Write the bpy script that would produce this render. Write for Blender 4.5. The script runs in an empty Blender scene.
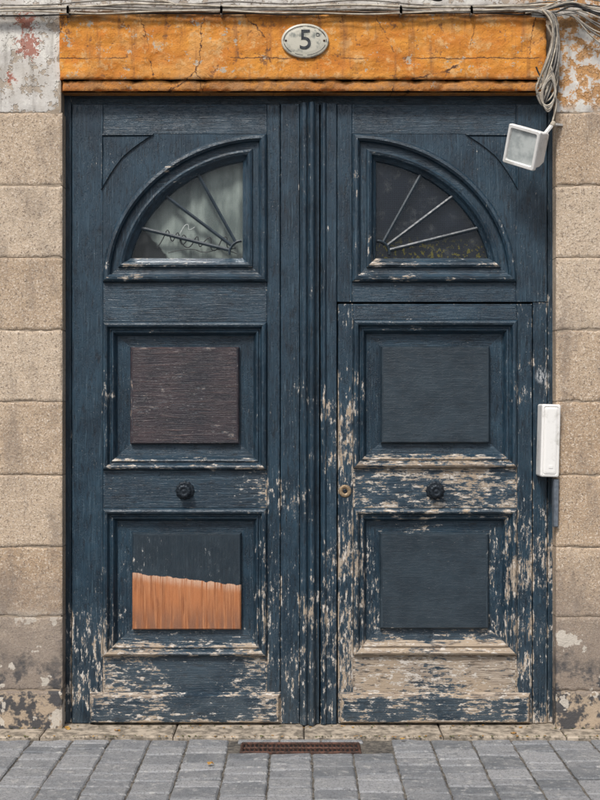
import bpy, math, random
from mathutils import Vector, noise as mn, Matrix, Euler
random.seed(7)
D=6.0; EYE=1.6; GZ=-0.025
def PX(px,y=0.0): return (px-300)/200*(D+y)/D
def PZ(py,y=0.0): return EYE+(405-py)/200*(D+y)/D
scene=bpy.context.scene

# ------------------------------------------------------------ node helper
class G:
    def __init__(s,name):
        s.m=bpy.data.materials.new(name); s.m.use_nodes=True
        s.t=s.m.node_tree; s.t.nodes.clear()
        s.out=s.n('ShaderNodeOutputMaterial'); s.b=s.n('ShaderNodeBsdfPrincipled')
        s.t.links.new(s.b.outputs[0],s.out.inputs[0])
        s.pos=s.n('ShaderNodeNewGeometry').outputs['Position']
        s.b.inputs['Specular IOR Level'].default_value=0.3
    def n(s,t): return s.t.nodes.new(t)
    def put(s,sock,v):
        if isinstance(v,bpy.types.NodeSocket): s.t.links.new(v,sock)
        else:
            if sock.type=='RGBA' and len(v)==3: v=(*v,1)
            sock.default_value=v
    def scale(s,vec,sc):
        q=s.n('ShaderNodeVectorMath'); q.operation='MULTIPLY'
        s.put(q.inputs[0],vec); s.put(q.inputs[1],sc); return q.outputs[0]
    def vadd(s,vec,sc):
        q=s.n('ShaderNodeVectorMath'); q.operation='ADD'
        s.put(q.inputs[0],vec); s.put(q.inputs[1],sc); return q.outputs[0]
    def noise(s,vec,sc=1.0,det=4,rough=0.55,color=False):
        q=s.n('ShaderNodeTexNoise'); s.put(q.inputs['Vector'],vec)
        q.inputs['Scale'].default_value=sc; q.inputs['Detail'].default_value=min(det,4)
        q.inputs['Roughness'].default_value=rough
        return q.outputs[1 if color else 0]
    def voro(s,vec,sc=1.0,feat='F1',out='Distance'):
        q=s.n('ShaderNodeTexVoronoi'); q.feature=feat; s.put(q.inputs['Vector'],vec)
        q.inputs['Scale'].default_value=sc; return q.outputs[out]
    def math(s,op,a,b=0.0,clamp=False):
        q=s.n('ShaderNodeMath'); q.operation=op; q.use_clamp=clamp
        s.put(q.inputs[0],a); s.put(q.inputs[1],b); return q.outputs[0]
    def step(s,x,lo,hi,a=0.0,b=1.0):
        q=s.n('ShaderNodeMapRange'); q.interpolation_type='SMOOTHSTEP'
        s.put(q.inputs[0],x)
        for i,v in zip((1,2,3,4),(lo,hi,a,b)): s.put(q.inputs[i],v)
        return q.outputs[0]
    def mix(s,f,a,b,mode='MIX'):
        q=s.n('ShaderNodeMix'); q.data_type='RGBA'; q.blend_type=mode
        s.put(q.inputs[0],f); s.put(q.inputs[6],a); s.put(q.inputs[7],b); return q.outputs[2]
    def vmix(s,f,a,b):
        q=s.n('ShaderNodeMix'); q.data_type='VECTOR'
        s.put(q.inputs[0],f); s.put(q.inputs[4],a); s.put(q.inputs[5],b); return q.outputs[1]
    def attr(s,name):
        q=s.n('ShaderNodeAttribute'); q.attribute_name=name; return q.outputs['Fac']
    def xyz(s):
        q=s.n('ShaderNodeSeparateXYZ'); s.put(q.inputs[0],s.pos); return q.outputs
    def bump(s,h,dist=0.002,strength=1.0,prev=None):
        q=s.n('ShaderNodeBump'); q.inputs['Distance'].default_value=dist
        q.inputs['Strength'].default_value=strength
        s.put(q.inputs['Height'],h)
        if prev is not None: s.put(q.inputs['Normal'],prev)
        return q.outputs[0]
    def done(s,col,rough=0.6,normal=None,metal=0.0):
        s.put(s.b.inputs['Base Color'],col); s.put(s.b.inputs['Roughness'],rough)
        s.put(s.b.inputs['Metallic'],metal)
        if normal is not None: s.put(s.b.inputs['Normal'],normal)
        return s.m

# ------------------------------------------------------------ materials
def paint_mat(name,kind):
    g=G(name); x,y,z=g.xyz()
    gr=g.attr('grain'); w=g.attr('wear'); off=g.attr('tint')
    oc=g.n('ShaderNodeCombineXYZ')
    for i in range(3): g.put(oc.inputs[i],g.math('MULTIPLY',off,(3.1,5.3,7.7)[i]))
    p=g.vadd(g.pos,oc.outputs[0])
    wob=g.noise(g.pos,7,1,color=True); p2=g.vadd(p,g.scale(wob,(0.012,0.012,0.012)))
    fine=g.noise(g.scale(p2,g.vmix(gr,(190,60,6),(6,60,190))),1,4,0.65)
    mid=g.noise(g.scale(p2,g.vmix(gr,(55,30,11),(11,30,55))),1,4,0.72)
    chip=g.noise(g.scale(p,g.vmix(gr,(48,40,20),(20,40,48))),1,4,0.8)
    patch=g.noise(g.vadd(g.pos,(4.2,1,3.3)),3.4,4,0.62)
    zm=g.step(z,2.4,0.0,-0.026,0.040)
    a=g.math('ADD',g.math('MULTIPLY',fine,0.15),g.math('MULTIPLY',mid,0.27))
    a=g.math('ADD',a,g.math('MULTIPLY',chip,0.34)); a=g.math('ADD',a,g.math('MULTIPLY',patch,0.36))
    a=g.math('ADD',a,w); a=g.math('ADD',a,zm)
    bare=g.step(a,0.668,0.677); scuff=g.step(a,0.630,0.668)
    tone=g.noise(p,5,3,0.6)
    if kind=='blue':
        c1,c2,c3=(0.0070,0.0200,0.0345),(0.0175,0.0430,0.0680),(0.062,0.105,0.140)
    elif kind=='slate':
        c1,c2,c3=(0.012,0.0215,0.031),(0.022,0.036,0.049),(0.048,0.068,0.086)
    else:
        c1,c2,c3=(0.016,0.015,0.022),(0.040,0.028,0.033),(0.13,0.080,0.070)
    col=g.mix(g.step(tone,0.3,0.7),c1,c2)
    col=g.mix(g.step(fine,0.53,0.72,0,0.75 if kind!='slate' else 0.35),col,c3)
    col=g.mix(g.step(mid,0.47,0.31,0,0.75 if kind!='slate' else .35),col,(0.004,0.008,0.014))
    crk=g.noise(g.scale(p2,g.vmix(gr,(110,40,3.2),(3.2,40,110))),1,1,0.5)
    cm=g.step(g.math('ABSOLUTE',g.math('SUBTRACT',crk,0.5)),0.015,0.0)
    cm=g.math('MULTIPLY',cm,g.step(patch,0.36,0.56,0.25,0.95 if kind!='slate' else .3))
    col=g.mix(cm,col,(0.004,0.006,0.008))
    col=g.mix(g.math('MULTIPLY',g.step(z,0.75,0.0,0,0.28),g.step(tone,0.35,0.6)),col,(0.085,0.090,0.090))
    fl=g.noise(g.scale(p,g.vmix(gr,(210,80,60),(60,80,210))),1,2,0.6)
    flk=g.math('MULTIPLY',g.step(fl,0.69,0.725),g.step(a,0.52,0.62))
    col=g.mix(g.math('MULTIPLY',flk,0.8 if kind=='blue' else .45),col,(0.36,0.34,0.31))
    col=g.mix(g.math('MULTIPLY',scuff,0.45),col,(0.11,0.135,0.155))
    wood=g.mix(g.step(fine,0.35,0.62),(0.13,0.095,0.07),(0.42,0.355,0.285))
    wood=g.mix(g.step(tone,0.42,0.60),wood,(0.33,0.26,0.19))
    wood=g.mix(g.step(chip,0.54,0.62,0,0.8),wood,(0.55,0.52,0.48))
    wood=g.mix(g.step(mid,0.46,0.38,0,0.85),wood,(0.075,0.06,0.05))
    if kind=='brown': wood=g.mix(0.7,wood,(0.14,0.075,0.05))
    col=g.mix(bare,col,wood)
    rough=g.step(bare,0,1,0.38,0.9)
    rough=g.math('ADD',rough,g.math('MULTIPLY',g.math('SUBTRACT',chip,0.5),0.45))
    if kind=='blue':
        dist=g.n('ShaderNodeVectorMath'); dist.operation='DISTANCE'
        g.put(dist.inputs[0],g.pos); dist.inputs[1].default_value=(PX(543,.08),0.08,PZ(376,.08))
        mm=g.math('MULTIPLY',g.step(dist.outputs['Value'],0.05,0.015),g.step(fl,0.45,0.55))
        col=g.mix(mm,col,(0.42,0.44,0.46))
    h=g.math('ADD',g.math('MULTIPLY',fine,1.0),g.math('MULTIPLY',g.step(chip,0.50,0.56),-0.35))
    h=g.math('ADD',h,g.math('MULTIPLY',chip,0.5))
    nrm=g.bump(h,0.0028,1.0 if kind!='slate' else 0.4)
    g.b.inputs['Specular IOR Level'].default_value=0.5
    g._col=col; g._rough=rough; g._n=nrm
    return g
def finish(g): return g.done(g._col,g._rough,g._n)
def split_mat():
    g=paint_mat('peeled_panel_wood','slate'); x,y,z=g.xyz()
    zx=PZ(573,.09); sl=(PZ(585,.09)-PZ(573,.09))/(PX(241)-PX(132))
    line=g.math('ADD',g.math('MULTIPLY',g.math('SUBTRACT',x,PX(132)),sl),zx)
    line=g.math('ADD',line,g.math('MULTIPLY',g.math('SUBTRACT',g.noise(g.scale(g.pos,(22,1,6)),1,4,0.6),0.5),0.035))
    dd=g.math('SUBTRACT',line,z)
    m=g.step(dd,0.0,0.003)
    st=g.noise(g.scale(g.pos,(120,20,5)),1,4,0.65)
    st2=g.noise(g.scale(g.pos,(30,10,4)),1,4,0.6)
    wd=g.mix(g.step(st,0.3,0.7),(0.20,0.066,0.024),(0.44,0.19,0.085))
    wd=g.mix(g.step(st2,0.42,0.66,0,0.8),wd,(0.40,0.15,0.058))
    rim=g.math('MULTIPLY',g.step(dd,0.05,0.0),g.step(st,0.40,0.56))
    wd=g.mix(g.math('MULTIPLY',rim,0.75),wd,(0.55,0.38,0.28))
    wd=g.mix(g.math('MULTIPLY',g.step(z,PZ(600),PZ(630)),g.step(st2,0.40,0.58,0,0.65)),wd,(0.13,0.075,0.055))
    g._col=g.mix(m,g._col,wd)
    return finish(g)
M_BLUE=finish(paint_mat('weathered_blue_paint','blue'))
M_SLATE=finish(paint_mat('dark_slate_paint','slate'))
M_BROWN=finish(paint_mat('worn_brown_varnish','brown'))
M_SPLIT=split_mat()

def stone_mat():
    g=G('granite_ashlar'); x,y,z=g.xyz(); t=g.attr('tint')
    col=g.mix(t,(0.37,0.265,0.175),(0.48,0.385,0.29))
    big=g.noise(g.pos,6,4,0.65)
    col=g.mix(g.step(big,0.35,0.7,0,0.5),col,(0.50,0.39,0.285))
    sp=g.noise(g.pos,120,3,0.75); sp2=g.noise(g.vadd(g.pos,(3,3,3)),75,4,0.8)
    col=g.mix(g.step(sp,0.52,0.64,0,0.8),col,(0.70,0.61,0.51))
    col=g.mix(g.step(sp2,0.53,0.64,0,0.85),col,(0.16,0.12,0.09))
    vs=g.voro(g.pos,110); col=g.mix(g.step(vs,0.26,0.12,0,0.8),col,(0.065,0.053,0.045))
    st=g.noise(g.scale(g.pos,(5,5,1.8)),1,4,0.65)
    col=g.mix(g.step(st,0.48,0.68,0,0.58),col,(0.18,0.145,0.12))
    pn=g.noise(g.vadd(g.pos,(7,0,2)),8,4,0.72)
    lowz=g.math('ADD',z,g.math('MULTIPLY',g.math('SUBTRACT',pn,0.5),0.7))
    low=g.step(lowz,0.90,0.36)
    col=g.mix(g.math('MULTIPLY',low,0.74),col,(0.185,0.155,0.135))
    basez=g.step(lowz,0.20,0.185)
    col=g.mix(g.math('MULTIPLY',basez,g.step(pn,0.46,0.48)),col,(0.38,0.30,0.22))
    col=g.mix(g.math('MULTIPLY',g.step(lowz,0.36,0.16),g.step(pn,0.56,0.47)),col,(0.07,0.068,0.07))
    wp=g.noise(g.vadd(g.pos,(1.3,0,5.5)),6,4,0.66)
    wm=g.math('MULTIPLY',g.step(wp,0.565,0.58),g.step(z,0.60,0.48))
    col=g.mix(g.math('MULTIPLY',wm,0.9),col,(0.50,0.455,0.395))
    h=g.math('ADD',g.math('MULTIPLY',sp,0.6),g.math('MULTIPLY',sp2,0.9))
    return g.done(col,0.9,g.bump(h,0.005,1.0))
M_STONE=stone_mat()
def mortar_mat():
    g=G('lime_mortar'); n=g.noise(g.pos,60,4,0.7)
    return g.done(g.mix(n,(0.20,0.16,0.12),(0.38,0.31,0.24)),0.95,g.bump(n,0.004))
M_MORTAR=mortar_mat()
def plaster_mat():
    g=G('peeling_plaster'); x,y,z=g.xyz()
    n=g.noise(g.pos,6,4,0.68); n2=g.noise(g.vadd(g.pos,(9,2,4)),13,4,0.74); f=g.noise(g.pos,90,4,0.7)
    col=g.mix(g.step(n,0.3,0.7),(0.44,0.41,0.37),(0.62,0.60,0.57))
    m1=g.step(n2,0.53,0.56); col=g.mix(g.math('MULTIPLY',m1,.8),col,(0.36,0.29,0.22))
    m2=g.step(n,0.56,0.58); col=g.mix(g.math('MULTIPLY',m2,0.8),col,(0.64,0.62,0.57))
    oc=g.math('MULTIPLY',g.step(x,1.0,1.25),g.step(n2,0.47,0.50)); oc=g.math('MULTIPLY',oc,g.step(z,3.05,3.12))
    col=g.mix(g.math('MULTIPLY',oc,0.85),col,(0.44,0.22,0.07))
    rr=None; nn=g.noise(g.pos,34,4,0.75)
    for (px,py,rad) in ((28,45,.055),(26,22,.045),(10,78,.02)):
        d=g.n('ShaderNodeVectorMath'); d.operation='DISTANCE'; g.put(d.inputs[0],g.pos); d.inputs[1].default_value=(PX(px),0,PZ(py))
        dd=g.math('ADD',d.outputs['Value'],g.math('MULTIPLY',g.math('SUBTRACT',nn,0.5),0.26))
        q=g.step(dd,rad,rad-0.01); rr=q if rr is None else g.math('MAXIMUM',rr,q)
    col=g.mix(g.math('MULTIPLY',rr,0.85),col,(0.30,0.09,0.055))
    col=g.mix(g.step(f,0.58,0.70,0,0.6),col,(0.16,0.13,0.11))
    drt=g.noise(g.scale(g.pos,(14,5,2)),1,4,.6); col=g.mix(g.step(drt,0.5,0.75,0,0.6),col,(0.14,0.12,0.10))
    h=g.math('ADD',g.math('MULTIPLY',m1,-1.0),g.math('MULTIPLY',f,0.4))
    return g.done(col,0.92,g.bump(h,0.005,0.9))
M_PLASTER=plaster_mat()
def lintel_mat():
    g=G('ochre_painted_lintel'); x,y,z=g.xyz()
    n=g.noise(g.scale(g.pos,(3,3,7)),1,4,0.65); n2=g.noise(g.pos,14,4,0.78); f=g.noise(g.pos,110,4,0.7)
    stv=g.noise(g.scale(g.pos,(26,5,2.5)),1,4,.6); bg_=g.noise(g.vadd(g.pos,(6,0,1)),3.2,4,.7)
    col=g.mix(g.step(n,0.3,0.72),(0.44,0.145,0.018),(0.62,0.265,0.040))
    col=g.mix(g.step(bg_,0.50,0.60,0,0.7),col,(0.56,0.28,0.085))
    col=g.mix(g.step(bg_,0.42,0.36,0,0.6),col,(0.55,0.165,0.018))
    col=g.mix(g.step(n2,0.53,0.63,0,0.7),col,(0.58,0.35,0.15))
    col=g.mix(g.step(stv,0.52,0.70,0,0.6),col,(0.24,0.095,0.03))
    col=g.mix(g.step(n2,0.41,0.34,0,0.85),col,(0.18,0.08,0.035))
    m=g.step(g.noise(g.vadd(g.pos,(3,3,1)),17,4,0.78),0.625,0.64)
    col=g.mix(m,col,(0.40,0.33,0.25))
    wv=g.vadd(g.pos,g.scale(g.noise(g.pos,10,4,0.7,True),(0.10,0.0,0.10)))
    v=g.voro(g.scale(wv,(2.2,0.2,1.1)),1.3,'DISTANCE_TO_EDGE')
    ck=g.math('MULTIPLY',g.step(v,0.0075,0.002),g.step(bg_,0.45,0.52))
    hz=g.math('ABSOLUTE',g.math('SUBTRACT',g.math('ADD',z,g.math('MULTIPLY',n2,0.03)),PZ(59)+.015))
    hc=g.math('MULTIPLY',g.step(hz,0.0045,0.001),g.step(n,0.44,0.52))
    ck=g.math('MAXIMUM',ck,g.math('MULTIPLY',hc,.9))
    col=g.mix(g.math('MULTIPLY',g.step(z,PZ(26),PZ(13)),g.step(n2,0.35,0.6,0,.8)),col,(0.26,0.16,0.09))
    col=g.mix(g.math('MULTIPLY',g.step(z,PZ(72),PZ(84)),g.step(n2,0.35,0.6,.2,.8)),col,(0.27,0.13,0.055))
    col=g.mix(ck,col,(0.08,0.035,0.018))
    col=g.mix(g.step(f,0.60,0.68,0,0.6),col,(0.15,0.065,0.03))
    h=g.math('ADD',g.math('MULTIPLY',f,0.5),g.math('MULTIPLY',n2,1.3))
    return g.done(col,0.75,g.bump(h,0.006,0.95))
M_LINTEL=lintel_mat()
def paver_mat():
    g=G('grey_stone_pavers'); t=g.attr('tint')
    n=g.noise(g.pos,7,4,0.6); f=g.noise(g.pos,120,4,0.75); n3=g.noise(g.pos,28,4,.7)
    col=g.mix(t,(0.13,0.14,0.152),(0.285,0.29,0.30))
    col=g.mix(g.step(n,0.35,0.7,0,0.5),col,(0.285,0.285,0.285))
    col=g.mix(g.step(f,0.48,0.66,0,0.75),col,(0.075,0.077,0.083))
    col=g.mix(g.step(n3,0.56,0.66,0,0.6),col,(0.39,0.385,0.37))
    col=g.mix(g.step(n3,0.42,0.32,0,0.6),col,(0.09,0.093,0.10))
    h=g.math('ADD',g.math('MULTIPLY',f,0.7),g.math('MULTIPLY',n3,1.3))
    return g.done(col,0.8,g.bump(h,0.006,1.0))
M_PAVER=paver_mat()
def simple(name,c1,c2,sc=30,rough=0.6,metal=0.0,bd=0.001,lo=.35,hi=.65):
    g=G(name); n=g.noise(g.pos,sc,4,0.65)
    return g.done(g.mix(g.step(n,lo,hi),c1,c2),rough,g.bump(n,bd,0.7),metal)
M_JOINT=simple('sandy_joint_fill',(0.045,0.043,0.04),(0.15,0.135,0.115),40,0.95)
M_GROUND=simple('street_asphalt',(0.045,0.045,0.047),(0.075,0.073,0.07),40,0.9,bd=.003)
M_THRESH=simple('worn_threshold_stone',(0.14,0.12,0.095),(0.40,0.34,0.27),22,0.9,bd=.006)
M_RUST=simple('rusted_iron',(0.030,0.020,0.017),(0.11,0.055,0.040),60,0.75,0.3)
M_IRON=simple('dark_cast_iron',(0.010,0.014,0.020),(0.024,0.032,0.041),80,0.42,0.4)
M_BRASS=simple('tarnished_brass',(0.18,0.125,0.075),(0.31,0.23,0.145),120,0.5,0.4)
M_WHITE=simple('aged_white_plastic',(0.50,0.49,0.46),(0.70,0.69,0.67),14,0.45,bd=.0004,lo=.3,hi=.5)
M_GREYP=simple('grey_plastic',(0.08,0.095,0.115),(0.13,0.15,0.175),40,0.5,bd=.0004)
M_LENS=simple('lamp_glass',(0.32,0.35,0.35),(0.50,0.53,0.52),14,0.15,bd=.0002)
M_ENAMEL=simple('crazed_enamel',(0.19,0.20,0.18),(0.46,0.44,0.37),26,0.35,bd=.0006,lo=.32,hi=.52)
M_INK=simple('dark_enamel_ink',(0.015,0.018,0.023),(0.04,0.045,0.05),60,0.4)
M_TAG=simple('black_marker_ink',(0.008,0.008,0.009),(0.02,0.02,0.02),60,0.4)
M_TAGW=simple('white_marker_ink',(0.36,0.39,0.38),(0.52,0.55,0.53),60,0.5)
M_CABW=simple('cable_cream',(0.26,0.22,0.17),(0.50,0.45,0.37),20,0.6)
M_CABG=simple('cable_grey',(0.12,0.11,0.10),(0.26,0.24,0.21),30,0.6)
M_CABK=simple('cable_black',(0.012,0.012,0.013),(0.04,0.038,0.035),30,0.5)
M_DARK=simple('unlit_interior_black',(0.006,0.007,0.009),(0.012,0.013,0.015),5,0.9)  # near-black colour standing in for unlit depth
M_LEAF=simple('dry_leaf',(0.36,0.22,0.05),(0.22,0.10,0.03),50,0.8)
M_MOSS=simple('moss',(0.03,0.045,0.012),(0.10,0.10,0.03),120,0.95)
def curtain_mat():
    g=G('dusty_sheer_curtain'); x,y,z=g.xyz()
    a=g.math('ABSOLUTE',g.math('SINE',g.math('MULTIPLY',x,420))); b=g.math('ABSOLUTE',g.math('SINE',g.math('MULTIPLY',z,420)))
    w=g.step(g.math('MAXIMUM',a,b),0.82,0.97); n=g.noise(g.scale(g.pos,(9,2,3)),1,4,.6)
    col=g.mix(g.step(n,0.35,0.65),(0.10,0.12,0.11),(0.29,0.33,0.30))
    col=g.mix(g.math('MULTIPLY',w,0.5),col,(0.06,0.10,0.11))
    hole=g.math('ADD',g.math('ADD',x,g.math('MULTIPLY',g.math('SUBTRACT',z,PZ(258)),0.75)),g.math('MULTIPLY',g.math('SUBTRACT',g.noise(g.pos,9,4,.6),0.5),0.10))
    col=g.mix(g.step(hole,PX(166)+.012,PX(166)-.006),col,(0.012,0.014,0.016))
    return g.done(col,0.9)
M_CURT=curtain_mat()
def screen_mat():
    g=G('dark_wire_screen'); x,y,z=g.xyz()
    a=g.math('ABSOLUTE',g.math('SINE',g.math('MULTIPLY',x,330))); b=g.math('ABSOLUTE',g.math('SINE',g.math('MULTIPLY',z,330)))
    w=g.step(g.math('MAXIMUM',a,b),0.90,0.98); n=g.noise(g.pos,11,4,.6)
    col=g.mix(w,(0.008,0.014,0.028),(0.045,0.060,0.095))
    col=g.mix(g.step(n,0.5,0.62,0,0.4),col,(0.05,0.065,0.095))
    l=g.noise(g.vadd(g.pos,(5,0,2)),42,4,.7); plant_refl=g.math('MULTIPLY',g.step(l,0.54,0.58),g.step(z,PZ(230),PZ(248)))
    col=g.mix(plant_refl,col,(0.42,0.36,0.04))  # yellow plant reflection painted into the screen colour
    return g.done(col,0.7)
M_SCREEN=screen_mat()
def glass_mat():
    g=G('dirty_window_glass')
    tr=g.n('ShaderNodeBsdfTransparent'); gl=g.n('ShaderNodeBsdfGlossy'); gl.inputs['Roughness'].default_value=0.05
    gl.inputs['Color'].default_value=(0.8,0.85,0.9,1)
    df=g.n('ShaderNodeBsdfDiffuse'); df.inputs[0].default_value=(0.14,0.15,0.15,1)
    fr=g.n('ShaderNodeFresnel'); fr.inputs[0].default_value=1.4
    m1=g.n('ShaderNodeMixShader'); g.put(m1.inputs[0],fr.outputs[0]); g.t.links.new(tr.outputs[0],m1.inputs[1]); g.t.links.new(gl.outputs[0],m1.inputs[2])
    m2=g.n('ShaderNodeMixShader'); g.put(m2.inputs[0],g.step(g.noise(g.pos,14,4,.7),0.5,0.8,0.02,0.30)); g.t.links.new(m1.outputs[0],m2.inputs[1]); g.t.links.new(df.outputs[0],m2.inputs[2])
    g.t.links.new(m2.outputs[0],g.out.inputs[0]); return g.m
M_GLASS=glass_mat()

# ------------------------------------------------------------ mesh builder
class MB:
    def __init__(s): s.v=[];s.f=[];s.w=[];s.g=[];s.t=[];s.m=[];s.mats=[]
    def mi(s,m):
        if m not in s.mats: s.mats.append(m)
        return s.mats.index(m)
    def face(s,pts,mat,wear=0.0,grain=0.0,tint=0.0):
        b=len(s.v); s.v+= [tuple(p) for p in pts]; s.f.append(tuple(range(b,b+len(pts))))
        n=len(pts); s.w+=(list(wear) if isinstance(wear,(list,tuple)) else [wear]*n); s.g+=[grain]*n; s.t+=[tint]*n; s.m.append(s.mi(mat))
    def sweep(s,loopfn,prof,mat,cap=None,wear=0.0,grain=None,tint=None,capgrain=0.0,capwear=None,sillwear=0.0):
        if tint is None: tint=random.random()
        L=[[(p[0],q[1],p[1]) for p in loopfn(q[0])] for q in prof]
        E=[(q[2] if len(q)>2 else 0.0) for q in prof]
        n=len(L[0]); zmin=min(p[1] for p in loopfn(0))
        for a in range(len(L)-1):
            for k in range(n):
                k2=(k+1)%n
                p0,p1,p2,p3=L[a][k],L[a][k2],L[a+1][k2],L[a+1][k]
                dx=abs(L[0][k2][0]-L[0][k][0]); dz=abs(L[0][k2][2]-L[0][k][2])
                gg=grain if grain is not None else (1.0 if dx>dz else 0.0)
                ww=wear
                if sillwear and dz<1e-6 and abs(L[0][k][2]-zmin)<1e-4: ww+=sillwear
                s.face((p0,p1,p2,p3),mat,[ww+E[a],ww+E[a],ww+E[a+1],ww+E[a+1]],gg,tint+ (k if n<8 else 0)*0.13)
        if cap is not None: s.face(L[-1],cap,wear if capwear is None else capwear,capgrain,tint)
    def board(s,x0,x1,z0,z1,yf,yb,mat,wear=0.0,grain=0.0,ch=0.002,tint=None,ew=0.045):
        def lf(i): return [(x0+i,z0+i),(x1-i,z0+i),(x1-i,z1-i),(x0+i,z1-i)]
        s.sweep(lf,[(0,yb,0),(0,yf+ch,ew),(ch,yf,ew*.8),(ch+.008,yf,0)],mat,cap=mat,wear=wear,grain=grain,capgrain=grain,tint=tint)
    def obj(s,name,parent=None,smooth=False,merge=False):
        me=bpy.data.meshes.new(name); me.from_pydata(s.v,[],s.f)
        for m in s.mats: me.materials.append(m)
        me.polygons.foreach_set('material_index',s.m)
        for nm,arr in (('wear',s.w),('grain',s.g),('tint',s.t)):
            at=me.attributes.new(nm,'FLOAT','POINT'); at.data.foreach_set('value',arr)
        if smooth:
            me.polygons.foreach_set('use_smooth',[True]*len(s.f))
        me.update()
        o=bpy.data.objects.new(name,me); scene.collection.objects.link(o)
        if parent: o.parent=parent
        if merge:
            import bmesh
            bm=bmesh.new(); bm.from_mesh(me); bmesh.ops.remove_doubles(bm,verts=bm.verts,dist=1e-5); bmesh.ops.recalc_face_normals(bm,faces=bm.faces); bm.to_mesh(me); bm.free()
        return o
def empty(name):
    e=bpy.data.objects.new(name,None); scene.collection.objects.link(e); return e
def rectpx(a,b,top,bot,y):
    x0,x1,z1,z0=PX(a,y),PX(b,y),PZ(top,y),PZ(bot,y)
    return lambda i:[(x0+i,z0+i),(x1-i,z0+i),(x1-i,z1-i),(x0+i,z1-i)]

# ------------------------------------------------------------ DOOR
YD=0.08
door=empty('wooden_double_door')
def bd(mb,a,b,top,bot,dy=0.0,wear=0.0,grain=0.0,mat=None,ch=0.0025,back=0.05):
    x0,x1,z1,z0=PX(a,YD),PX(b,YD),PZ(top,YD),PZ(bot,YD)
    z0=max(z0,GZ+0.012)
    mb.board(x0,x1,z0,z1,YD+dy,YD+back,mat or M_BLUE,wear,grain,ch)
PANEL=[(0,0.001,0),(0.001,-0.012,.01),(0.007,-0.026,.035),(0.016,-0.032,.035),(0.025,-0.027,.02),(0.031,-0.010,0),(0.035,-0.002,0),(0.040,-0.002,.01),(0.046,-0.009,.03),(0.053,-0.006,.02),(0.060,0.008,0),(0.066,0.026,-.02),(0.070,0.032,-.02)]
def panel(mb,a,b,top,bot,ia,ib,it,ib2,mat,wear,fieldwear,sill):
    lf=rectpx(a,b,top,bot,YD)
    mb.sweep(lf,[(q[0],YD+q[1],q[2]) for q in PANEL],M_BLUE,wear=wear,sillwear=sill)
    base=lf(0.070)
    f=rectpx(ia,ib,it,ib2,YD)(0)
    L0=[(p[0],YD+.032,p[1]) for p in base]; L1=[(p[0],YD+.036,p[1]) for p in f]
    t=random.random()
    for k in range(4):
        k2=(k+1)%4; mb.face((L0[k],L0[k2],L1[k2],L1[k]),M_BLUE,wear-0.01,1.0 if k%2==0 else 0.0,t+k*.2)
    g=rectpx(ia,ib,it,ib2,YD)
    mb.sweep(g,[(0,YD+.036,0),(0.0,YD+.014,.03),(0.006,YD+.006,.05),(.014,YD+.006,0)],mat,cap=mat,wear=fieldwear,capgrain=0.0 if mat is M_SPLIT else 1.0,tint=random.random())
def arch_loop(cx,cz,a,b,sgn):
    def lf(i,N=40):
        A=a-i;B=b-i
        t0=math.asin(min(1,i/B)); t1=math.acos(min(1,i/A))
        pts=[(cx+sgn*i,cz+i)]
        for k in range(N+1):
            t=t0+(t1-t0)*k/N
            pts.append((cx+sgn*A*math.cos(t),cz+B*math.sin(t)))
        return pts
    return lf
ARCH=[(0,0.0,0),(0.002,-0.016,.02),(0.012,-0.028,.035),(0.026,-0.031,.035),(0.036,-0.020,.02),(0.040,-0.002,0),(0.046,0.002,-.01),(0.072,0.003,0),(0.075,-0.010,.02),(0.086,-0.017,.035),(0.098,-0.009,.02),(0.108,0.010,0),(0.122,0.024,.01),(0.126,0.048,0)]
def arch(mb,corner_px,side_px,top,bot,sgn,wear):
    cx=PX(corner_px,YD);cz=PZ(bot,YD); a=abs(PX(side_px,YD)-cx); b=PZ(top,YD)-cz
    lf=arch_loop(cx,cz,a,b,sgn)
    mb.sweep(lf,[(q[0],YD+q[1],q[2]) for q in ARCH],M_BLUE,wear=wear,sillwear=0.06)
    arc=lf(0)[1:]
    pts=[(PX(side_px,YD),YD,PZ(top,YD))]+[(p[0],YD,p[1]) for p in arc]
    t=random.random()
    for k in range(1,len(pts)-1): mb.face((pts[0],pts[k],pts[k+1]),M_BLUE,wear-0.01,0.0,t)
    return lf,cx,cz,a,b
mb=MB()
bd(mb,61,71,92,727,0.012,0.01); bd(mb,548,558,92,727,0.012,0.02)
bd(mb,61,558,84,104,0.016,-0.01,1.0)
# left leaf
bd(mb,72,103,104,726,0,0.002); bd(mb,267,280,104,726,0,0.008)
bd(mb,103,267,104,134,0.001,-0.01,1)
bd(mb,103,267,282,322,0.001,0.01,1); bd(mb,103,267,470,508,0.001,0.026,1); bd(mb,103,267,656,726,0.001,0.042,1)
bd(mb,280.8,299.5,104,726,-0.008,0.0)
lfL,cxL,czL,aL,bL=arch(mb,267,103,134,282,-1,0.0)
panel(mb,103,267,322,470,130,239,347,444,M_BROWN,0.004,0.015,0.055)
panel(mb,103,267,508,656,132,241,533,630,M_SPLIT,0.008,-0.02,0.050)
# right leaf
bd(mb,337,352,104,302,0,0.005); bd(mb,516,547,104,302,0,0.01)
bd(mb,352,516,104,134,0.001,-0.01,1); bd(mb,352,516,282,302,0.001,0.01,1)
lfR,cxR,czR,aR,bR=arch(mb,352,516,134,282,1,0.012)
bd(mb,533,547,302.6,726,0.0,0.022)
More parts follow.
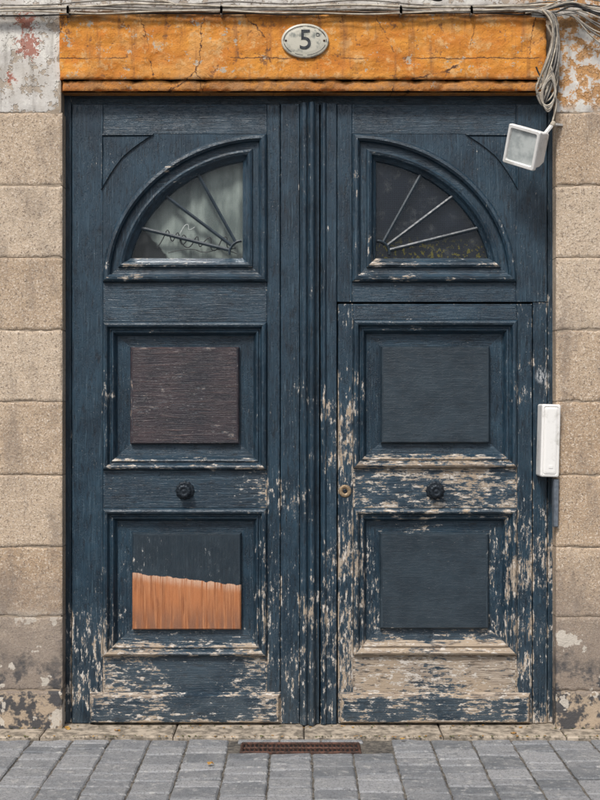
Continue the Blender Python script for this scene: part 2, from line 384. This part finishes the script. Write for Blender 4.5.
# wicket door
bd(mb,338,353,304,726,-0.002,0.066); bd(mb,517,532,304,726,-0.002,0.044)
bd(mb,353,517,304,320,-0.001,0.02,1); bd(mb,353,517,468,508,-0.001,0.094,1); bd(mb,353,517,655,726,-0.001,0.112,1)
panel(mb,353,517,320,468,381,490,346,443,M_SLATE,0.020,-0.06,0.090)
panel(mb,353,517,508,655,380,489,533,629,M_SLATE,0.042,-0.045,0.080)
def vmould(a,b,prof,wear):
    x0=PX(a,YD);x1=PX(b,YD);z0=GZ+.012;z1=PZ(104,YD)
    t=random.random()
    for k in range(len(prof)-1):
        (u0,d0),(u1,d1)=prof[k],prof[k+1]
        xa=x0+(x1-x0)*u0;xb=x0+(x1-x0)*u1
        e0=max(0,(-d0-.018))*1.4; e1=max(0,(-d1-.018))*1.4
        mb.face(((xa,YD+d0,z0),(xb,YD+d1,z0),(xb,YD+d1,z1),(xa,YD+d0,z1)),M_BLUE,[wear+e0,wear+e1,wear+e1,wear+e0],0.0,t)
    pts=[(x0+(x1-x0)*u,YD+d,z0) for u,d in prof]+[(x1,YD+.05,z0),(x0,YD+.05,z0)]
    mb.face(pts,M_BLUE,wear,0,t)
pr=[(0,.04),(0,-.014),(.04,-.018)]
for c,r,h in ((.22,.16,.018),(.60,.17,.028)):
    for k in range(9):
        t=math.pi*k/8; pr.append((c-r*math.cos(t),-.018-h*math.sin(t)))
pr+=[(.80,-.018),(.82,-.004),(.98,-.002),(1,.04)]
vmould(300,319.5,pr,0.0)
pr2=[(0,.04),(.0,-.010),(.06,-.014)]
for k in range(7):
    t=math.pi*k/6; pr2.append((.2-.13*math.cos(t),-.014-.012*math.sin(t)))
pr2+=[(.36,-.010),(.93,-.010),(.98,-.006),(1.0,.04)]
vmould(320.6,337,pr2,0.032)
def kick(a,b,wear):
    x0,x1=PX(a,YD),PX(b,YD); z1=PZ(692,YD); z0=GZ+.014; yf=YD-.034
    lf=lambda i:[(x0+i,z0+i),(x1-i,z0+i),(x1-i,z1-i),(x0+i,z1-i)]
    mb.sweep(lf,[(0,YD+.01,0),(0,YD-.006,.02),(0.014,yf,.05),(0.024,yf-.001,0)],M_BLUE,cap=M_BLUE,wear=wear+0.02,grain=1.0,capgrain=1.0,capwear=wear)
kick(90,281,0.024); kick(339,530,0.062)
mb.obj('leaves_and_panels',door)
def plate(pts,name):
    m=MB(); c=(sum(p[0] for p in pts)/len(pts),sum(p[1] for p in pts)/len(pts))
    def ins(i):
        out=[]
        for p in pts:
            v=Vector((c[0]-p[0],c[1]-p[1])); v.normalize(); out.append((p[0]+v.x*i,p[1]+v.y*i))
        return out
    m.sweep(ins,[(0,YD+.002,0),(0.002,YD-.009,.03),(0.010,YD-.010,.03),(0.016,YD-.001,0),(0.022,YD-.003,0)],M_BLUE,cap=M_BLUE,wear=0.0,grain=0.0)
    return m.obj(name,door)
def tri(xc,sgn,name):
    pts=[(PX(xc,YD),PZ(134,YD)),(PX(xc+sgn*53,YD),PZ(134,YD))]
    for k in range(1,10):
        t=k/10; x=xc+sgn*53*(1-t); y=134+56*t
        bow=math.sin(t*math.pi)*4.5; pts.append((PX(x-sgn*bow,YD),PZ(y-bow,YD)))
    pts.append((PX(xc,YD),PZ(190,YD)))
    plate(pts,name)
tri(101,1,'spandrel_panel_a'); tri(518,-1,'spandrel_panel_b')
def prism(mb,p0,p1,wd,yf,yb,mat,wear=0):
    d=Vector((p1[0]-p0[0],p1[1]-p0[1])); d.normalize(); n=Vector((-d.y,d.x))*wd/2
    q=[(p0[0]-n.x,p0[1]-n.y),(p1[0]-n.x,p1[1]-n.y),(p1[0]+n.x,p1[1]+n.y),(p0[0]+n.x,p0[1]+n.y)]
    F=[(x,yf+.004,z) for x,z in q]; Bk=[(x,yb,z) for x,z in q]
    m0=[(p0[0],yf,p0[1]),(p1[0],yf,p1[1])]
    t=random.random(); g=0.0 if abs(d.y)>abs(d.x) else 1.0
    mb.face((F[0],F[1],m0[1],m0[0]),mat,wear,g,t); mb.face((m0[0],m0[1],F[2],F[3]),mat,wear,g,t)
    for k in range(4):
        k2=(k+1)%4; mb.face((F[k],F[k2],Bk[k2],Bk[k]),mat,wear,g,t)
for lf,cx,cz,a,b,sgn,cm,nm in ((lfL,cxL,czL,aL,bL,-1,M_CURT,'a'),(lfR,cxR,czR,aR,bR,1,M_SCREEN,'b')):
    m=MB(); L=lf(0.122); m.face([(p[0],YD+.040,p[1]) for p in L],M_GLASS); m.obj('fanlight_glass_'+nm,door)
    m=MB(); hx,hz=cx+sgn*.130,cz+.150
    for ang in (14,37,61):
        t=math.radians(ang); A=a-.118;B=b-.118; r=0.05
        while ((hx+sgn*r*math.cos(t)-cx)/A)**2+((hz+r*math.sin(t)-cz)/B)**2<1: r+=.002
        s0=0.06
        prism(m,(hx+sgn*s0*math.cos(t),hz+s0*math.sin(t)),(hx+sgn*r*math.cos(t),hz+r*math.sin(t)),.016,YD+.020,YD+.038,M_SLATE,-.1)
    pv=None
    for k in range(13):
        t=math.radians(-8+98*k/12); p=(hx+sgn*.062*math.cos(t),hz+.062*math.sin(t))
        if pv: prism(m,pv,p,.012,YD+.018,YD+.037,M_SLATE,-.1)
        pv=p
    m.obj('fanlight_bars_'+nm,door)
    m=MB(); x0,x1=(cx-a,cx+.02) if sgn<0 else (cx-.02,cx+a); N=60
    for k in range(N):
        def P(j):
            xx=x0+(x1-x0)*j/N; return xx,YD+.085+.008*math.sin(xx*60+math.sin(xx*23)*2)*(1 if sgn<0 else 0.05)
        (xa,ya),(xb,yb)=P(k),P(k+1); m.face(((xa,ya,cz-.05),(xb,yb,cz-.05),(xb,yb,cz+b+.05),(xa,ya,cz+b+.05)),cm)
    m.obj('window_backing_'+nm,door,smooth=True,merge=True)
def tag(pts,r,mat,name):
    cu=bpy.data.curves.new(name,'CURVE'); cu.dimensions='3D'; cu.bevel_depth=r; cu.resolution_u=5
    sp=cu.splines.new('NURBS'); sp.points.add(len(pts)-1); y=YD+.046
    for i,(px,py) in enumerate(pts): sp.points[i].co=(PX(px,y),y,PZ(py,y),1)
    sp.order_u=3; sp.use_endpoint_u=True; cu.materials.append(mat)
    o=bpy.data.objects.new(name,cu); scene.collection.objects.link(o); o.parent=door
tag([(157,248),(163,240),(168,226),(172,246),(178,228),(181,247),(188,240),(183,233),(180,243),(190,250),(198,232),(199,250),(205,240),(212,236),(210,250),(217,251),(222,238),(228,236),(226,251),(236,248)],.0028,M_TAG,'marker_tag_a')
tag([(168,253),(190,247),(205,254),(222,247),(237,254)],.0022,M_TAG,'marker_tag_b')
tag([(180,234),(184,225),(189,224),(188,232),(195,227)],.0020,M_TAGW,'marker_tag_c')
m=MB(); m.board(PX(61),PX(558),GZ,PZ(84)-.0,YD+.16,YD+.2,M_DARK); m.obj('hallway_shade_board',door)  # flat near-black board, stands in for the darkness behind the door
def lathe(name,c,prof,mat,parent=None,N=32,ribs=0):
    vs=[];fs=[]
    for r,d in prof:
        for k in range(N):
            t=2*math.pi*k/N; rr=r*(1+(0.06*math.cos(ribs*t) if ribs else 0))
            vs.append((c[0]+rr*math.cos(t),c[1]+d,c[2]+rr*math.sin(t)))
    for a in range(len(prof)-1):
        for k in range(N):
            k2=(k+1)%N; fs.append((a*N+k,a*N+k2,(a+1)*N+k2,(a+1)*N+k))
    fs.append(tuple((len(prof)-1)*N+k for k in range(N)))
    me=bpy.data.meshes.new(name); me.from_pydata(vs,[],fs); me.materials.append(mat)
    me.polygons.foreach_set('use_smooth',[True]*len(fs)); me.update()
    o=bpy.data.objects.new(name,me); scene.collection.objects.link(o)
    if parent: o.parent=parent
    return o
for i,px in enumerate((185,435)):
    c=(PX(px,YD),YD,PZ(490.5,YD))
    lathe('door_knob_'+'ab'[i],c,[(.046,0),(.046,-.006),(.040,-.010),(.034,-.008),(.022,-.012),(.016,-.02),(.016,-.034),(.026,-.038),(.035,-.046),(.036,-.054),(.030,-.062),(.018,-.066),(.016,-.063),(.008,-.066),(.001,-.068)],M_IRON,parent=door,N=48,ribs=12)
lathe('keyhole_plate',(PX(345,YD),YD-.002,PZ(491,YD)),[(.032,0),(.032,-.003),(.028,-.006),(.012,-.006),(.010,.004),(.0005,.004)],M_BRASS,parent=door)
lathe('lock_cylinder',(PX(345,YD),YD-.002,PZ(491,YD)),[(.011,0),(.011,-.007),(.006,-.008),(.0005,-.004)],M_IRON,parent=door)

# ------------------------------------------------------------ WALL
def block(mb,x0,x1,z0,z1,mat,yb_l=0.03,yb_r=0.03,yf=0.0,step=0.012,amp=0.003,rnd=0.010,tint=None,chip=1.0):
    nx=max(2,int((x1-x0)/step)); nz=max(2,int((z1-z0)/step)); t=random.random() if tint is None else tint
    seed=random.random()*50
    def P(i,k):
        x=x0+(x1-x0)*i/nx; z=z0+(z1-z0)*k/nz
        d=min(x-x0,x1-x,z-z0,z1-z)
        nn=mn.noise(Vector((x*14,seed,z*14))); n2=mn.noise(Vector((x*50,seed+3,z*50)))
        r=rnd*(1+chip*2.2*max(0,nn+n2*.5))
        back=0
        if d<r: q=1-d/r; back=r*(1-math.sqrt(max(0,1-q*q)))*0.8
        return (x,yf+back+amp*nn+amp*.35*n2+amp,z)
    gr=[[P(i,k) for k in range(nz+1)] for i in range(nx+1)]
    b=len(mb.v); mi=mb.mi(mat)
    for i in range(nx+1):
        for k in range(nz+1): mb.v.append(gr[i][k]); mb.w.append(0);mb.g.append(0);mb.t.append(t)
    for i in range(nx):
        for k in range(nz):
            a=b+i*(nz+1)+k; mb.f.append((a,a+nz+1,a+nz+2,a+1)); mb.m.append(mi)
    for k in range(nz):
        p,q=gr[0][k],gr[0][k+1]; mb.face((p,q,(q[0],yb_l,q[2]),(p[0],yb_l,p[2])),mat,tint=t)
        p,q=gr[nx][k],gr[nx][k+1]; mb.face((p,q,(q[0],yb_r,q[2]),(p[0],yb_r,p[2])),mat,tint=t)
    for i in range(nx):
        p,q=gr[i][0],gr[i+1][0]; mb.face((p,q,(q[0],.03,q[2]),(p[0],.03,p[2])),mat,tint=t)
        p,q=gr[i][nz],gr[i+1][nz]; mb.face((p,q,(q[0],.03,q[2]),(p[0],.03,p[2])),mat,tint=t)
wall=empty('stone_facade')
ys=[112,185.5,257.5,330,401.5,475,547,617,691]
def zz(py): return PZ(py)
mbw=MB()
J=0.0018
for side in (-1,1):
    edge=PX(62) if side<0 else PX(556)
    for ci in range(len(ys)):
        z1=zz(ys[ci]); z0=zz(ys[ci+1]) if ci+1<len(ys) else GZ-.02
        x=0; first=True; wd=0.52 if ci%2 else 0.72
        while x<3.2:
            a,b_=(edge-x-wd,edge-x) if side<0 else (edge+x,edge+x+wd)
            yl=yr=.03
            if first: 
                if side<0: yr=.30
                else: yl=.30
            block(mbw,a+J,b_-J if not(first and side<0) else b_,z0+J,z1-J,M_STONE,yl,yr,step=.008 if first else .06,yf=(random.uniform(-.002,.002) if ci<8 else -.006),rnd=.005,amp=.003,chip=1.8,tint=min(1,max(0,random.gauss(.5,.5))))
            x+=wd; wd=0.62; first=False
mbw.obj('ashlar_blocks',wall,smooth=True)
mbp=MB()
zt=zz(112)+.0
block(mbp,PX(62)-1.0,PX(60),zt+J,5.5,M_PLASTER,.03,.3,yf=-.003,step=.03,amp=.006,rnd=.006)
block(mbp,PX(557),PX(557)+1.0,zt+J,5.5,M_PLASTER,.3,.03,yf=-.003,step=.03,amp=.006,rnd=.006)
block(mbp,PX(60)+.001,PX(557)-.001,zz(10),5.5,M_PLASTER,.03,.03,yf=.004,step=.03,amp=.006,rnd=.01)
block(mbp,PX(62)-3.4,PX(62)-1.001,zt+J,5.5,M_PLASTER,.03,.03,yf=-.003,step=.2,amp=.004,rnd=.006)
block(mbp,PX(557)+1.001,PX(557)+3.4,zt+J,5.5,M_PLASTER,.03,.03,yf=-.003,step=.2,amp=.004,rnd=.006)
mbp.obj('plaster_coat',wall,smooth=True)
mm=MB()
mm.board(PX(62)-3.4,PX(62)-.006,GZ-.05,5.5,.009,.6,M_MORTAR); mm.board(PX(556)+.006,PX(557)+3.4,GZ-.05,5.5,.009,.6,M_MORTAR)
mm.board(PX(62)-.004,PX(556)+.004,zz(60),5.4,.05,.6,M_MORTAR)
mm.obj('mortar_core',wall)

# ------------------------------------------------------------ LINTEL
ml=MB()
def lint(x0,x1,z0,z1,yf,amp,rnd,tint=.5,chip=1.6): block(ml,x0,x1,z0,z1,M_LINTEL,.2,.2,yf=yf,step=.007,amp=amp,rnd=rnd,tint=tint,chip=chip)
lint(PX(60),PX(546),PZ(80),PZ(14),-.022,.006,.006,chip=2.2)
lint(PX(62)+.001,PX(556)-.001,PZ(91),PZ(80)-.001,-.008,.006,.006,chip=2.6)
for z,y0,y1 in ((PZ(80),-.012,.05),(PZ(91),-.002,.2)):
    ml.face(((PX(61),y0,z),(PX(545),y0,z),(PX(545),y1,z),(PX(61),y1,z)),M_LINTEL,tint=.5)
ml.obj('ochre_lintel_beam',None,smooth=True)

# ------------------------------------------------------------ PLAQUE
pl=empty('house_number_plaque')
cx,cz=PX(305),PZ(42.5)
def oval(name,prof,mat,N=64):
    m=MB()
    def lf(i): return [(cx+(0.118-i)*math.cos(2*math.pi*k/N),cz+(0.085-i)*math.sin(2*math.pi*k/N)) for k in range(N)]
    m.sweep(lf,prof,mat,cap=mat); return m.obj(name,pl)
oval('enamel_plate',[(0,-.012),(0,-.028),(.003,-.031),(.010,-.033),(.012,-.030),(.03,-.033),(.05,-.034)],M_ENAMEL)
m=MB(); N=64
for k in range(N):
    if mn.noise(Vector((k*.35,0,0)))>.18: continue
    q=[]
    for (kk,o) in ((k,.011),(k+1,.011),(k+1,.014),(k,.014)):
        t=2*math.pi*kk/N; q.append((cx+(.118-o)*math.cos(t),-.0338,cz+(.085-o)*math.sin(t)))
    m.face(q,M_INK)
m.obj('border_line',pl)
def text(s,size,x,z,y,parent,name,off):
    cu=bpy.data.curves.new(name,'FONT'); cu.body=s; cu.size=size; cu.align_x='CENTER'; cu.align_y='CENTER'; cu.extrude=.001; cu.offset=off
    o=bpy.data.objects.new(name,cu); scene.collection.objects.link(o); o.location=(x,y,z); o.rotation_euler=(math.pi/2,0,0)
    cu.materials.append(M_INK); o.parent=parent; return o
text('5',.140,cx+.002,cz,-.0355,pl,'digit',.0002); text('D',.026,cx+.064,cz+.028,-.0345,pl,'letter',0)
for dx in (-.095,.095): 
    lathe('nail',(cx+dx,-.031,cz),[(.006,0),(.005,-.003),(.001,-.004)],M_RUST,parent=pl,N=12)

# ------------------------------------------------------------ CABLES
cab=empty('electric_cables')
def cable(pts,r,mat,name='cable',wob=0.0):
    cu=bpy.data.curves.new(name,'CURVE'); cu.dimensions='3D'; cu.bevel_depth=r; cu.bevel_resolution=2; cu.resolution_u=6
    sp=cu.splines.new('NURBS'); sp.points.add(len(pts)-1)
    for i,p in enumerate(pts):
        px,py,y=p; w=wob
        sp.points[i].co=(PX(px)+random.uniform(-w,w),y+random.uniform(-w,w)*.5,PZ(py)+random.uniform(-w,w),1)
    sp.order_u=4; sp.use_endpoint_u=True
    cu.materials.append(mat); o=bpy.data.objects.new(name,cu); scene.collection.objects.link(o); o.parent=cab; return o
for (y0,r,mat,yy,amp) in ((9,.0062,M_CABW,-.045,2.8),(13.5,.0058,M_CABG,-.05,2.4),(16.5,.004,M_CABK,-.04,1.8),(11,.0045,M_CABG,-.04,3.2),(15,.0045,M_CABW,-.055,3.0),(5,.004,M_CABG,-.035,3.4)):
    pts=[]; s=random.random()*20
    for px in range(-400,541,22):
        slope=(6 if px<60 else 0)*(60-px)/60*0.6 if px>-60 else 4
        pts.append((px,y0+amp*1.6*mn.noise(Vector((px*.012,s,0)))+slope*.6,yy))
    pts+=[(550,y0-2,yy)]
    e=random.choice(((575,6),(585,10),(570,2)))
    pts+=[(e[0],e[1],yy),(640,y0+10,yy),(900,y0+6,yy)]
    cable(pts,r,mat,wob=.003)
for k in range(11):
    y1=[-6,0,6,12,19,26,33,39,46,15,30][k]
    cable([(530,13+k*.6,-.05),(546,12+k*1.2,-.07),(566,4+y1*.25+random.uniform(-4,4),-.07-.002*k),(584,4+y1*.7+random.uniform(-4,4),-.06),(603,y1+6,-.05),(640,y1+12,-.04),(900,y1+10,-.04)],.0046 if k%2 else .0036,[M_CABW,M_CABG,M_CABW,M_CABK,M_CABW,M_CABG,M_CABW,M_CABG,M_CABW,M_CABK,M_CABG][k],wob=.003)
for k in range(18):
    a=random.uniform(-7,7); b=random.uniform(-9,9); c=random.uniform(84,114); o=random.uniform(-5,4)
    pts=[(512+k*2.2,14+k%3,-.05),(541+a,13,-.07),(552+a*.7,22,-.075-.002*k),(554+b*.5,45,-.07),(549+b*.8,68,-.07-.002*k),(543+b,85,-.075)]
    if k%2: pts+=[(536+o,c,-.07),(541+o,c+4,-.065),(551+o*.6,c-8,-.06),(557,c-30,-.055),(555,c-45,-.05),(551+a,28,-.06)]
    else: pts+=[(547+o,c-6,-.07),(543+o,c,-.065),(538+o,c-14,-.07)]
    cable(pts,.0042 if k%3 else .0052,[M_CABW,M_CABG,M_CABG,M_CABW,M_CABK][k%5],wob=.004)
for k in range(4):
    cable([(547,70+k*4,-.085),(553,90,-.09),(552-k,104+k*3,-.09),(543,113+k*2,-.09),(535+k,104,-.088),(540,88,-.085),(548,74+k*3,-.085)],.0042,[M_CABW,M_CABG,M_CABW,M_CABG][k])
cable([(552,95,-.06),(556,108,-.07),(551,118,-.07),(549,127,-.07)],.0045,M_CABW)
cable([(430,2,-.06),(436,5,-.062),(440,3,-.06)],.009,M_CABK,'cable_joint')
cable([(155,3,-.045),(172,4,-.045),(178,9,-.05)],.005,M_CABW)
m=MB()
for px in (70,222,400,470):
    m.board(PX(px)-.004,PX(px)+.004,PZ(18.5),PZ(9),-.062,-.01,M_CABG,ch=.002)
m.obj('cable_clips',cab)

# ------------------------------------------------------------ FLOODLIGHT
def local_obj(mbx,name,mat4,parent):
    mbx.v=[tuple(mat4@Vector(v)) for v in mbx.v]; return mbx.obj(name,parent)
fl=empty('wall_floodlight')
nrm=Vector((-.70,-.68,-.24)).normalized()
yax=-nrm
up=Vector((.52,0,1)); xax=yax.cross(up).normalized(); zax=xax.cross(yax).normalized()
R=Matrix((xax,yax,zax)).transposed().to_4x4(); R.translation=Vector((PX(523,-.17),-.17,PZ(147,-.17)))
m=MB(); 
def rr(w,h,c):
    def lf(i):
        W=w/2-i;H=h/2-i;q=[]
        for sx,sz,a0 in ((1,-1,-90),(1,1,0),(-1,1,90),(-1,-1,180)):
            for k in range(5):
                t=math.radians(a0+90*k/4); q.append((sx*(W-c)+c*math.cos(t),sz*(H-c)+c*math.sin(t)))
        return q
    return lf
m.sweep(rr(.185,.19,.009),[(.040,.105),(.022,.098),(.010,.05),(.008,.004),(0,.002),(0,-.014),(.003,-.018),(.015,-.018),(.019,-.010)],M_WHITE,tint=.1)
m.sweep(rr(.185,.19,.009),[(.019,-.010),(.021,-.009)],M_LENS,cap=M_LENS)
m.face([(p[0],.105,p[1]) for p in rr(.185,.19,.012)(.040)],M_WHITE)
local_obj(m,'lamp_head',R,fl)
def bar(p0,p1,w,t,mat,name,parent):
    p0=Vector(p0);p1=Vector(p1); d=(p1-p0).normalized(); s=d.cross(Vector((0,0,1)));
    if s.length<.1: s=d.cross(Vector((0,1,0)))
    s.normalize(); u=s.cross(d); m=MB(); q=[]
    for p in (p0,p1): q.append([p+s*w/2*a+u*t/2*b for a,b in ((-1,-1),(1,-1),(1,1),(-1,1))])
    for k in range(4): m.face((q[0][k],q[0][(k+1)%4],q[1][(k+1)%4],q[1][k]),mat)
    m.face(q[0],mat);m.face(q[1],mat); return m.obj(name,parent)
bar((PX(538),-.105,PZ(142)),(PX(550),-.06,PZ(127)),.022,.010,M_WHITE,'bracket_arm',fl)
bar((PX(550),-.06,PZ(127)),(PX(561),.006,PZ(125)),.024,.010,M_WHITE,'bracket_foot',fl)
lathe('bracket_bolt',(PX(550),-.066,PZ(127)),[(.013,0),(.013,-.010),(.006,-.013),(.001,-.013)],M_CABW,parent=fl,N=12)

# ------------------------------------------------------------ INTERCOM
ic=empty('intercom_handset_box')
R=Matrix.Rotation(math.radians(1.5),4,'Y'); R.translation=Vector((PX(549.5,-.01),0.0,PZ(440.5,-.01)))
m=MB(); lf=rr(.094,.362,.010)
m.sweep(lf,[(0,.07),(0,-.03),(.003,-.036),(.010,-.038),(.012,-.034),(.014,-.034),(.016,-.038),(.024,-.040)],M_WHITE,cap=M_WHITE)
local_obj(m,'housing',R,ic)
m=MB(); m.sweep(rr(.022,.016,.003),[(0,-.039),(0,-.0415),(.002,-.042)],M_WHITE,cap=M_WHITE)
Rb=R.copy(); Rb.translation=R.translation+Vector((0,0,-.13)); local_obj(m,'button',Rb,ic)
m=MB()
c0=(PX(556,-.01),PZ(503,-.01))
lf=lambda i:[(c0[0]-.013+i,c0[1]-.12+i),(c0[0]+.010-i,c0[1]-.12+i),(c0[0]+.014-i,c0[1]+.12-i),(c0[0]-.014+i,c0[1]+.12-i)]
m.sweep(lf,[(0,.02),(0,-.018),(.004,-.024)],M_GREYP,cap=M_GREYP); m.obj('cable_cover',ic)

# ------------------------------------------------------------ GROUND
m=MB(); S=120
m.face(((-S,-S,GZ-.03),(S,-S,GZ-.03),(S,S,GZ-.03),(-S,S,GZ-.03)),M_GROUND); m.obj('ground',None)
pv=MB(); zt=GZ-.003
pv.face(((-5,-3.2,GZ-.012),(5,-3.2,GZ-.012),(5,.6,GZ-.012),(-5,.6,GZ-.012)),M_JOINT)
colw=.196; x=-4.9
while x<4.9:
    w=colw*random.uniform(.92,1.08); y=-.155-random.uniform(0,.01); first=True
    while y>-3.15:
        l=random.choice((.09,.11,.13,.16,.19))*random.uniform(.93,1.07) if not first else random.uniform(.06,.18); first=False
        t=min(1,max(0,random.gauss(.5,.38))); j=.0044
        x0,x1,y1,y0=x+j,x+w-j,y-j,max(-3.2,y-l+j)
        dz=random.uniform(-.003,.002); tl=random.uniform(-.002,.002)
        gx=(x1>-.295 and x0<.300 and y1>-.385)
        if gx:
            if y0<-.385-.03: y1=-.385
            else: y-=l; continue
        base=[]
        for (ax,ay,bx,by) in ((x0,y0,x1,y0),(x1,y0,x1,y1),(x1,y1,x0,y1),(x0,y1,x0,y0)):
            for u in (0,.28,.55,.8):
                base.append((ax+(bx-ax)*u+random.uniform(-.003,.003),ay+(by-ay)*u+random.uniform(-.003,.003)))
        cxp,cyp=(x0+x1)/2,(y0+y1)/2
        def ring(i,zv):
            out=[]
            for (a,b_) in base:
                fx=1-i/((x1-x0)/2); fy=1-i/((y1-y0)/2)
                out.append((cxp+(a-cxp)*fx,cyp+(b_-cyp)*fy,zv+dz+tl*(1 if a>cxp else -1)))
            return out
        A,B,C=ring(0,GZ-.014),ring(0,zt-.006),ring(.007,zt)
        n=len(base)
        for k in range(n):
            k2=(k+1)%n
            pv.face((A[k],A[k2],B[k2],B[k]),M_PAVER,tint=t); pv.face((B[k],B[k2],C[k2],C[k]),M_PAVER,tint=t)
        pv.face(C,M_PAVER,tint=t)
        y-=l
    x+=w
pv.obj('pavement',None)
kb=MB()
def box(mbx,x0,x1,y0,y1,z0,z1,mat,t=.5):
    v=[(x0,y0),(x1,y0),(x1,y1),(x0,y1)]; c=.006
    A=[(a,b,z0) for a,b in v]; B=[(a,b,z1-c) for a,b in v]; C=[(x0+c,y0+c,z1),(x1-c,y0+c,z1),(x1-c,y1-c,z1),(x0+c,y1-c,z1)]
    for k in range(4):
        k2=(k+1)%4; mbx.face((A[k],A[k2],B[k2],B[k]),mat,tint=t); mbx.face((B[k],B[k2],C[k2],C[k]),mat,tint=t)
    mbx.face(C,mat,tint=t)
xx=-5
while xx<5:
    box(kb,xx+.004,xx+.996,-3.36,-3.205,GZ-.14,GZ-.002,M_PAVER,random.random()); xx+=1
kb.obj('kerb',None)
th=MB()
xs=[-4.9,-3.7,-2.6,-1.27,-.62,.02,.70,1.30,2.5,3.8,4.9]
for a,b_ in zip(xs[:-1],xs[1:]):
    inside=(a>=-1.3 and b_<=1.31)
    box(th,a+.003,b_-.003,-.15+random.uniform(-.004,.004),(.3 if inside else -.003),GZ-.02,GZ+(.008+random.uniform(-.001,.001)),M_THRESH)
th.obj('stone_doorstep',None)
gr=empty('drain_grate')
g0,g1,ya,yb=-.283,.288,-.378,-.215
m=MB(); zt2=GZ+.0015
box(m,g0,g1,ya,ya+.014,GZ-.014,zt2,M_RUST); box(m,g0,g1,yb-.014,yb,GZ-.014,zt2,M_RUST)
box(m,g0,g0+.014,ya+.015,yb-.015,GZ-.014,zt2,M_RUST); box(m,g1-.014,g1,ya+.015,yb-.015,GZ-.014,zt2,M_RUST)
box(m,g0+.015,g1-.015,(ya+yb)/2-.006,(ya+yb)/2+.006,GZ-.014,zt2-.001,M_RUST)
k=g0+.022
while k<g1-.024:
    box(m,k,k+.011,ya+.015,(ya+yb)/2-.007,GZ-.014,zt2-.002,M_RUST); box(m,k,k+.011,(ya+yb)/2+.007,yb-.015,GZ-.014,zt2-.002,M_RUST); k+=.0205
m.obj('grate_bars',gr)
m=MB(); m.face(((g0,ya,GZ-.0105),(g1,ya,GZ-.0105),(g1,yb,GZ-.0105),(g0,yb,GZ-.0105)),M_DARK); m.obj('pit_shade_sheet',gr)  # shade below the bars, put in as a near-black sheet
m=MB()
for a,b_,t in ((-.30,-.10,.5),(-.096,.10,.8),(.104,.305,.6)): box(m,a,b_,-.208,-.158,GZ-.014,GZ-.002,M_PAVER,t)
m.obj('frame_stone',gr)
m=MB()
for k in range(320):
    x=random.uniform(-1.6,1.6); y=-.156+random.gauss(0,.008) if random.random()<.6 else random.uniform(-.012,.05)
    if y>-.1: y=-.01 if abs(x)>1.2 else y
    s=random.uniform(.003,.009); a=random.random()*6; z=GZ+.010
    pts=[(x+s*math.cos(a+t)*(1 if t%2 else .6),y+s*math.sin(a+t)*.7,z+random.uniform(0,.005)) for t in (0,1.2,2.6,3.9,5.1)]
    m.face(pts,M_MOSS if k%3 else M_LEAF)
for (x,y) in ((-1.15,-.02),(-1.17,.0),(-.9,-.05),(.5,-.2),(-.4,-.6),(1.05,-.1)):
    a=random.random()*6; pts=[]
    for t in range(8):
        th_=t/8*6.283; r=.015*(1+.5*math.cos(th_)); pts.append((x+r*math.cos(th_+a),y+r*.6*math.sin(th_+a),GZ+.012+.006*math.sin(t*2)))
    m.face(pts,M_LEAF)
m.obj('fallen_leaves',None)

# ------------------------------------------------------------ LIGHT, WORLD, CAMERA
w=bpy.data.worlds.new('World'); scene.world=w; w.use_nodes=True; nt=w.node_tree
bg=nt.nodes['Background']; sky=nt.nodes.new('ShaderNodeTexSky'); sky.sky_type='NISHITA'; sky.sun_disc=False
EL,AZ=math.radians(51),math.radians(-22)
dirv=Vector((math.sin(AZ)*math.cos(EL),-math.cos(AZ)*math.cos(EL),math.sin(EL)))
sky.sun_elevation=EL; sky.sun_rotation=math.atan2(dirv.x,dirv.y)
sky.air_density=1.0; sky.dust_density=3.0
hs=nt.nodes.new('ShaderNodeHueSaturation'); hs.inputs['Saturation'].default_value=0.45
nt.links.new(sky.outputs[0],hs.inputs['Color']); nt.links.new(hs.outputs[0],bg.inputs[0]); bg.inputs[1].default_value=0.14
sl=bpy.data.lights.new('sun','SUN'); sl.energy=3.5; sl.angle=math.radians(12); sl.color=(1,.955,.90)
so=bpy.data.objects.new('sun',sl); scene.collection.objects.link(so); so.rotation_euler=dirv.to_track_quat('Z','Y').to_euler()
cd=bpy.data.cameras.new('camera'); cd.sensor_fit='VERTICAL'; cd.sensor_height=36; cd.lens=36*D/4.0; cd.clip_end=500; cd.clip_start=.05
cd.shift_y=(5/200)/4.0
co=bpy.data.objects.new('camera',cd); scene.collection.objects.link(co); co.location=(0,-D,EYE); co.rotation_euler=(math.pi/2,0,0)
scene.camera=co
scene.view_settings.view_transform='Standard'; scene.view_settings.look='None'; scene.view_settings.exposure=0
